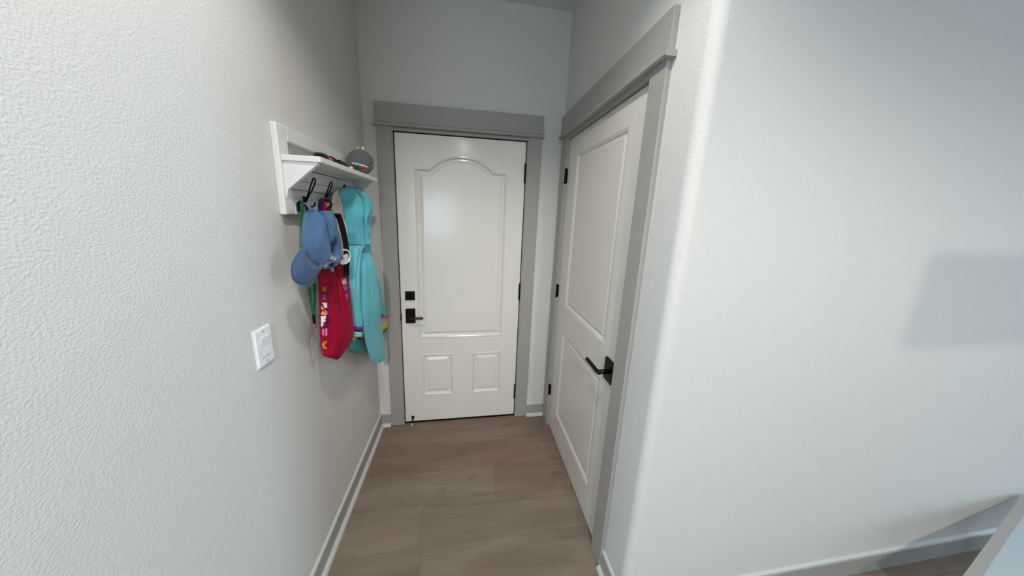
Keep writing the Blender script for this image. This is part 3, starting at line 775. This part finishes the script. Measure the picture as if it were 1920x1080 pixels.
# ---------------------------------------------------------------- denim cap
cp=empty('baseball_cap','washed blue denim baseball cap hanging brim down from the first hook','cap',at(600,450,x=.10))
def fold_c(a,t,s):
    if s<0: return 0
    d=-.034*g(a,.40+.20*t,.06)*g(t,.14,.30)                # long crease from the top
    d+=-.050*g(a,.66,.15)*g(t,.52,.10)+.014*g(a,.66,.22)*g(t,.70,.08)                       # hollow above the badge
    d+=.008*g(a,.25,.12)*g(t,.4,.3)+.004*math.sin(a*19+t*11)*.6+.002*math.sin(a*41-t*23)
    return d
crown=Cloth([(395,577,.085,618,.088,.006),(400,571,.075,624,.095,.022),(412,567.5,.07,627,.10,.036),(430,565,.068,630,.105,.044),(448,564.5,.068,634,.11,.048),(464,566,.068,637.5,.115,.048),(478,571,.07,637.5,.118,.044),
  (488,577,.075,636,.12,.036),(495,584,.08,633,.12,.026),(500,592,.085,626,.118,.016),(504,600,.09,618,.112,.006)],fold_c,front=1,back=.35,sub=8,n=64)
cr_=obj('crown',crown.mesh(),DENIM,cp,smooth=True)
bx_=lambda u,v:.066+.0008*(u-546)
brim=patch([(568,466),(557,478),(549,493),(546,508),(548.5,521),(556,530),(568,535),(580,535),(589,528),(597,514),(602,504),(592,497),(581,487),(573,476)],bx_,.020,.0035,8)
br_=obj('brim',brim,DENIMB,cp,smooth=True,label='stiff curved blue brim')
# seam lines, eyelet, top loop
bm=bmesh.new()
tube(bm,[crown.surf(.02+.96*k/30,.60+.10*math.sin(k/30*PI),1,.0004) for k in range(31)],.0007,5); 
tube(bm,[crown.surf(.48+.12*k/24,.02+.55*k/24,1,.0002) for k in range(25)],.0009,5)
obj('seam',bm,DENIMB,cr_)
pe=[(567,466),(556,478),(548,493),(545.6,508),(548,521.5),(556,531),(568,535.6),(580,535.4),(589.5,528)]
bm=bmesh.new(); tube(bm,[at(q.x,q.y,x=bx_(q.x,q.y)+.001) for q in smoothpts([(a,b,0) for a,b in pe],5)],.0016,6)
obj('piping',bm,DENIM,br_,smooth=True)
bm=bmesh.new(); sphere(bm,crown.surf(.80,.22,1,.0),.0022,seg=10,rings=6); obj('eyelet',bm,INKN,cr_)
bm=bmesh.new(); tube(bm,smoothpts([at(578,396,x=.085),at(582,393,x=.088),at(588,393.5,x=.088),at(591,397,x=.088)],5),.0025,8); 
ribbon(bm,smoothpts([at(584,394,x=.088),at(578,386,x=.07),at(572,381,x=.045)],5),.008,(1,.4,0),.002)
obj('back_strap',bm,DENIM,cp,smooth=True)
# embroidery
CV=[r[0] for r in crown.rows]
cap_uv=Finder(crown,80)
def cap_uv_old(u,v):
    for i in range(len(CV)-1):
        if v<=CV[i+1] or i==len(CV)-2:
            q=(v-CV[i])/(CV[i+1]-CV[i]); q=min(max(q,0),1)
            ul=lerp(crown.rows[i][1],crown.rows[i+1][1],q); ur=lerp(crown.rows[i][3],crown.rows[i+1][3],q)
            return (u-ul)/(ur-ul),(i+q)/(len(CV)-1)
def cap_text(body,u,v,h,wd,tilt,sh,m,nm,bold):
    c,s_=math.cos(tilt),math.sin(tilt)
    def place(x,y,l):
        X=x*wd+(y-.35)*sh; Y=(y-.35)*h/.7
        a,t=cap_uv(u+X*c+Y*s_*0,v-Y+X*s_); return crown.surf(a,t,1,l+.0012)
    obj('embroidery',text_mesh(body,place,bold),m,cr_,label=nm)
cap_text('BB',624.5,484,7.5,9.5,.38,5.5,INKW,'white embroidered letters',.008)
def cap_poly(pts,m,nm,l=.0016):
    bm=bmesh.new(); A=[bm.verts.new(crown.surf(*cap_uv(u,v),1,.0008)) for u,v in pts]; Bq=[bm.verts.new(crown.surf(*cap_uv(u,v),1,.0008+l)) for u,v in pts]
    bm.faces.new(Bq)
    for i in range(len(pts)): j=(i+1)%len(pts); bm.faces.new((A[i],A[j],Bq[j],Bq[i]))
    obj('embroidery',bm,m,cr_,label=nm)
cap_poly([(609,496.5),(614,492.5),(621,490),(629,489.5),(633.5,491),(632,496),(626,500),(618,502),(611,501)],INKG,'grey embroidered animal body')
for k in range(5):
    u=612+3.2*k; cap_poly([(u,500.5-k*.4),(u+1.1,500.3-k*.4),(u+3.6,492.6-k*.5),(u+2.5,493-k*.5)],INKN,'dark embroidered stripe',.0022)
cap_poly([(597,498.5),(603,496.5),(608,497),(611,500),(608,502.4),(602,503),(598,501.8)],INKG,'grey embroidered animal head')
cap_poly([(588,495.5),(591,498),(595,499),(594,502),(590,500.5)],INKG,'grey embroidered tail')

# ---------------------------------------------------------------- things on the shelf
ST=1.7265
hc=Vector((.083,-.305,ST+.0625)); HR=.064
hm=empty('helmet','round grey felt-covered helmet at the far end of the rack shelf','helmet',(hc.x,hc.y,ST))
tilt=Matrix.Rotation(math.radians(28),3,'X')@Matrix.Rotation(math.radians(-14),3,'Y')
def cap_sphere(r,lo,hi,c,rot,seg=40,rings=18,th=0):
    """spherical zone between polar angles lo..hi (from the top axis)"""
    bm=bmesh.new(); R_=[]
    for i in range(rings+1):
        a=lo+(hi-lo)*i/rings
        R_.append([bm.verts.new(c+rot@Vector((r*math.sin(a)*math.cos(2*PI*k/seg),r*math.sin(a)*math.sin(2*PI*k/seg),r*math.cos(a)*.97))) for k in range(seg)])
    for a,b in zip(R_,R_[1:]):
        for k in range(seg): bm.faces.new((a[k],a[(k+1)%seg],b[(k+1)%seg],b[k]))
    return bm
obj('shell',cap_sphere(HR,.001,1.62,hc,tilt),FELT,hm,smooth=True)
obj('lining',cap_sphere(HR*.955,1.3,PI-.001,hc,tilt),FELT2,hm,smooth=True,label='paler rough lining')
bm=bmesh.new(); tube(bm,[hc+tilt@Vector((HR*1.0*math.cos(2*PI*k/48),HR*1.0*math.sin(2*PI*k/48),-.003)) for k in range(48)],.0022,8,closed=True); obj('rim',bm,FELT,hm,smooth=True)
bm=bmesh.new(); ribbon(bm,smoothpts([at(660,305.5,y=-.372),at(670,307.5,y=-.378),at(680,310,y=-.378),at(689,313,y=-.370)],5),.007,(0,-.3,1),.003); obj('band',bm,OFFW,hm,label='white band across the opening')
sg=empty('berry_sprig','small artificial sprig with green leaves and red berries against the grey helmet','decoration',at(672,316,y=-.40))
bm=bmesh.new()
for k in range(9):
    u=664+k*1.5; v=312+k*.75+((k*7)%4-1.5)*1.6; c=at(u,v,y=-.392+.004*(k%3)); sphere(bm,c,.0055,1,.5,.55,10,6,Matrix.Rotation(k*1.3,3,'Y'))
obj('leaf',bm,flat('dark_leaf',(62,78,40)),sg,smooth=True)
for k in range(6):
    u=677+(k%3)*2.6; v=314.5+(k//3)*4+(k%2); bm=bmesh.new(); sphere(bm,at(u,v,y=-.392),.0052,seg=12,rings=8); obj('berry',bm,flat('berry_red',(158,52,62)),sg,smooth=True)
# brass bell with a white bow standing on top
tp=at(675.5,281.5,y=-.325)
bl=empty('jingle_bell','small brass jingle bell in a white bow on top of the grey helmet','bell',(tp.x,tp.y,tp.z-.012))
bm=bmesh.new(); sphere(bm,tp,.0100); obj('bell_ball',bm,BRASS,bl,smooth=True)
bm=bmesh.new(); tube(bm,[tp+Vector((.0100*math.cos(a),-.001,.0100*math.sin(a))) for a in [2*PI*k/24 for k in range(24)]],.0014,6,closed=True); obj('bell_seam',bm,BRASS,bl,smooth=True)
bm=bmesh.new()
for (du,dv,rx,rz) in ((-5,3,.010,.007),(5,-2,.006,.012),(4,5,.009,.007),(-3,-3.5,.010,.006),(-7,7,.009,.005),(8,9,.008,.005),(1,7.5,.011,.006)):
    sphere(bm,at(675.5+du,281.5+dv,y=-.317),1,rx,.006,rz,14,8)
obj('bow',bm,flat('white_fluff',(226,222,212)),bl,smooth=True,label='fluffy white bow')
bm=bmesh.new(); tube(bm,smoothpts([tp+Vector((.012,0,.003)),tp+Vector((.02,0,-.006)),tp+Vector((.03,.0,-.016))],4),.001,6); obj('cord',bm,BLACK,bl,smooth=True)
# black sleep mask with pink lining
mk=empty('sleep_mask','small black padded mask with pink lining at the near end of the rack shelf','mask',(.10,-.73,ST))
def pad(c,sx,sy,sz,rot=0,seg=24):
    bm=bmesh.new(); sphere(bm,c,1,sx,sy,sz,seg,14,Matrix.Rotation(rot,3,'Z')); return bm
obj('pad',pad((.108,-.730,ST+.0115),.022,.040,.012,.1),BLKC,mk,smooth=True)
obj('lining',pad((.125,-.705,ST+.0065),.007,.018,.006,.15),flat('hot_pink',(214,80,140)),mk,smooth=True,label='pink lining')
bm=bmesh.new(); tube(bm,smoothpts([(.095,-.760,ST+.0025),(.07,-.775,ST+.0025),(.05,-.75,ST+.0025),(.055,-.70,ST+.0025),(.095,-.695,ST+.003)],5),.0022,6); obj('elastic',bm,BLKC,mk,smooth=True)
# sunglasses
GY=-.578
sgl=empty('sunglasses','folded black sunglasses with pale pink tips lying in the middle of the rack shelf','sunglasses',(.10,GY,ST))
lean=Matrix.Rotation(math.radians(-35),3,'Y')
def GP(dx,dy,dz): return Vector((.108,GY,ST+.003))+lean@Vector((dx,dy,dz))
for sy in (-.036,.036):
    bm=bmesh.new(); tube(bm,[GP(0,sy+.029*math.cos(a),.0175+.0165*math.sin(a)) for a in [2*PI*k/24 for k in range(24)]],.0028,8,closed=True); fr_=obj('frame_rim',bm,BLACK,sgl,smooth=True)
    bm=bmesh.new(); sphere(bm,GP(0,sy,.0175),1,.002,.028,.0155,rot=lean); obj('lens',bm,LENS,fr_,smooth=True)
bm=bmesh.new(); tube(bm,[GP(0,-.007,.024),GP(.002,0,.027),GP(0,.007,.024)],.0026,8); obj('bridge',bm,BLACK,sgl,smooth=True)
for k,sg_ in enumerate((-1,1)):
    bm=bmesh.new(); ya=GY+sg_*.066; yb=GY+(.066 if k==0 else -.045); xo=.088-k*.008
    tube(bm,smoothpts([GP(0,sg_*.064,.027),(xo+.006,ya,ST+.024),(xo-.002,GY,ST+.012),(xo+.014*(1-k),yb,ST+.0055)],6),.0036,8); ta_=obj('temple_arm',bm,BLACK,sgl,smooth=True)
    bm=bmesh.new(); sphere(bm,(xo+.026*(1-k),yb+.012*(1-k),ST+.0085),.0075,1,1.5,1.0); obj('ear_tip',bm,flat('pale_pink',(236,196,206)),ta_,smooth=True,label='pale pink tip')
# black scrunched glove beside them
gl=obj('hair_band',pad((.066,-.560,ST+.0145),.018,.070,.0140,.05),BLKC); tag(gl,'black stretchy head band bunched behind the sunglasses on the rack shelf','head band')

# ---------------------------------------------------------------- table at the lower right corner
ZT=.31; A0=at(1805,1080,z=ZT); A1=at(1920,923,z=ZT); A0.z=A1.z=0
D=(A1-A0).normalized(); Nn=Vector((D.y,-D.x,0)); RW=((at(1838,1080,z=ZT)-at(1805,1080,z=ZT)).dot(Nn))

tb=empty('low_bench','low white bench with a grey rim at the lower right corner of the photo','bench',(2.9,-1.4,0))
P0=A0-D*.12; P1=A1-D*.03
def quad(bm,a,b,wd,z0,z1):
    pts=[(a.x,a.y),(b.x,b.y),((b+Nn*wd).x,(b+Nn*wd).y),((a+Nn*wd).x,(a+Nn*wd).y)]
    prism(bm,pts,'z',z0,z1)
DEP=.30
bm=bmesh.new(); quad(bm,P0,P1,.026,ZT-.022,ZT+.001); quad(bm,P0+Nn*(DEP-.022),P1+Nn*(DEP-.022),.022,ZT-.022,ZT+.001)
quad(bm,P0+Nn*.022,P0+Nn*.022+D*.022,DEP-.044,ZT-.022,ZT+.001); quad(bm,P1+Nn*.022-D*.022,P1+Nn*.022,DEP-.044,ZT-.022,ZT+.001)
obj('rim',bm,TRIM,tb,label='thin grey rim')
bm=bmesh.new(); quad(bm,P0+Nn*.022+D*.022,P1+Nn*.022-D*.022,DEP-.044,ZT-.018,ZT); obj('bench_top',bm,TABLEW,tb)
for i in (0,1):
    for j in (0,1):
        c=(P0 if i==0 else P1)+D*(.06 if i==0 else -.06)+Nn*(.06 if j==0 else DEP-.06)
        bm=bmesh.new(); cyl(bm,(c.x,c.y,(ZT-.022)/2),.014,ZT-.022,'z',16,.022); obj('leg',bm,TRIM,tb,smooth=False)

# ---------------------------------------------------------------- lamps of the room, one added light and its shadow panel (behind the camera)
def spot(name,loc,energy,col,size=2.4,blend=.5,rad=.035):
    l=bpy.data.lights.new(name,'SPOT'); l.energy=energy; l.color=col; l.spot_size=size; l.spot_blend=blend; l.shadow_soft_size=rad
    o=bpy.data.objects.new(name,l); COL.objects.link(o); o.location=loc; return o
WARM=(1.0,.96,.91)
def downlight(x,y,e,label,size=2.4,blend=.5):
    c=empty('ceiling_light',label,'ceiling light',(x,y,HC),group='recessed ceiling lights')
    bm=bmesh.new()
    ring=[(x+.07*math.cos(2*PI*k/32),y+.07*math.sin(2*PI*k/32),HC-.003) for k in range(32)]
    tube(bm,ring,.006,8,closed=True); obj('trim_ring',bm,PLAST,c,smooth=True)
    bm=bmesh.new(); cyl(bm,(x,y,HC-.003),.066,.004,'z',32); obj('diffuser',bm,DIFF,c)
    spot('ceiling_light_beam',(x,y,HC-.02),e,WARM,size,blend)
L1E,L2E,L3E=60,225,92
downlight(.60,-1.38,L1E,'recessed ceiling light at the mouth of the passage, just above the viewer',2.25,.5)
downlight(.55,-3.42,L2E,'recessed ceiling light in the open room straight behind the nearest one',2.75,.4)
downlight(1.45,-3.3,L3E,'unseen ceiling light added in the open room to cast the panel shadow on the plain wall',2.7,.35)  # added light, placed so the hung panel throws its rectangle on the wall
# added unseen panel, shaped to throw the soft rectangular shadow on the plain wall
def blocker_from(u,v,f,L=Vector((1.45,-3.3,HC-.02))):
    p=at(u,v,y=YC); return L+(p-L)*f
a=blocker_from(1745,475,.5); b=blocker_from(1685,640,.5)
pl=empty('shadow_blocker','slim unseen panel added over the open room to cast a rectangular shadow on the plain wall','shadow blocker',(a.x+.375,a.y-.015,a.z+.05))
zt_,zb_=a.z,b.z
bm=bmesh.new(); xa=a.x; box(bm,xa,xa+.75,a.y-.03,a.y,zb_,zt_,.004); obj('blocker_panel',bm,BLOCKM,pl)
bm=bmesh.new(); tube(bm,[(xa+.375,a.y-.015,zt_),(xa+.375,a.y-.015,HC)],.004,8); cyl(bm,(xa+.375,a.y-.015,HC-.012),.05,.024); obj('cord',bm,PLAST,pl)

# ---------------------------------------------------------------- daylight
def area(name,loc,rot,sx,sy,e,col):
    l=bpy.data.lights.new(name,'AREA'); l.shape='RECTANGLE'; l.size=sx; l.size_y=sy; l.energy=e; l.color=col
    o=bpy.data.objects.new(name,l); COL.objects.link(o); o.location=loc; o.rotation_euler=rot; return o
SKYC=(.60,.81,1.0); E1,E2,E3=350,55,170
a_,b_,z0_,z1_=WR[0]
area('window_daylight_right',(XR+.14,(a_+b_)/2,(z0_+z1_)/2),(0,math.radians(90),0),z1_-z0_,b_-a_,E1,SKYC)
a_,b_,z0_,z1_=WL[0]
area('window_daylight_left',(XL-.14,(a_+b_)/2,(z0_+z1_)/2),(0,math.radians(-90),0),z1_-z0_,b_-a_,E3,SKYC)
a_,b_,z0_,z1_=WB[0]
area('window_daylight_rear',((a_+b_)/2,YB-.14,(z0_+z1_)/2),(math.radians(90),0,0),b_-a_,z1_-z0_,E2,SKYC)
wd=bpy.data.worlds.new('sky'); scn.world=wd; wd.use_nodes=True
bgn=wd.node_tree.nodes['Background']; bgn.inputs[0].default_value=(.62,.78,1,1); bgn.inputs[1].default_value=.5

scn.view_settings.view_transform='Standard'; scn.view_settings.look='None'
scn.view_settings.gamma=1; scn.view_settings.use_curve_mapping=False
scn.view_settings.exposure=-0.38
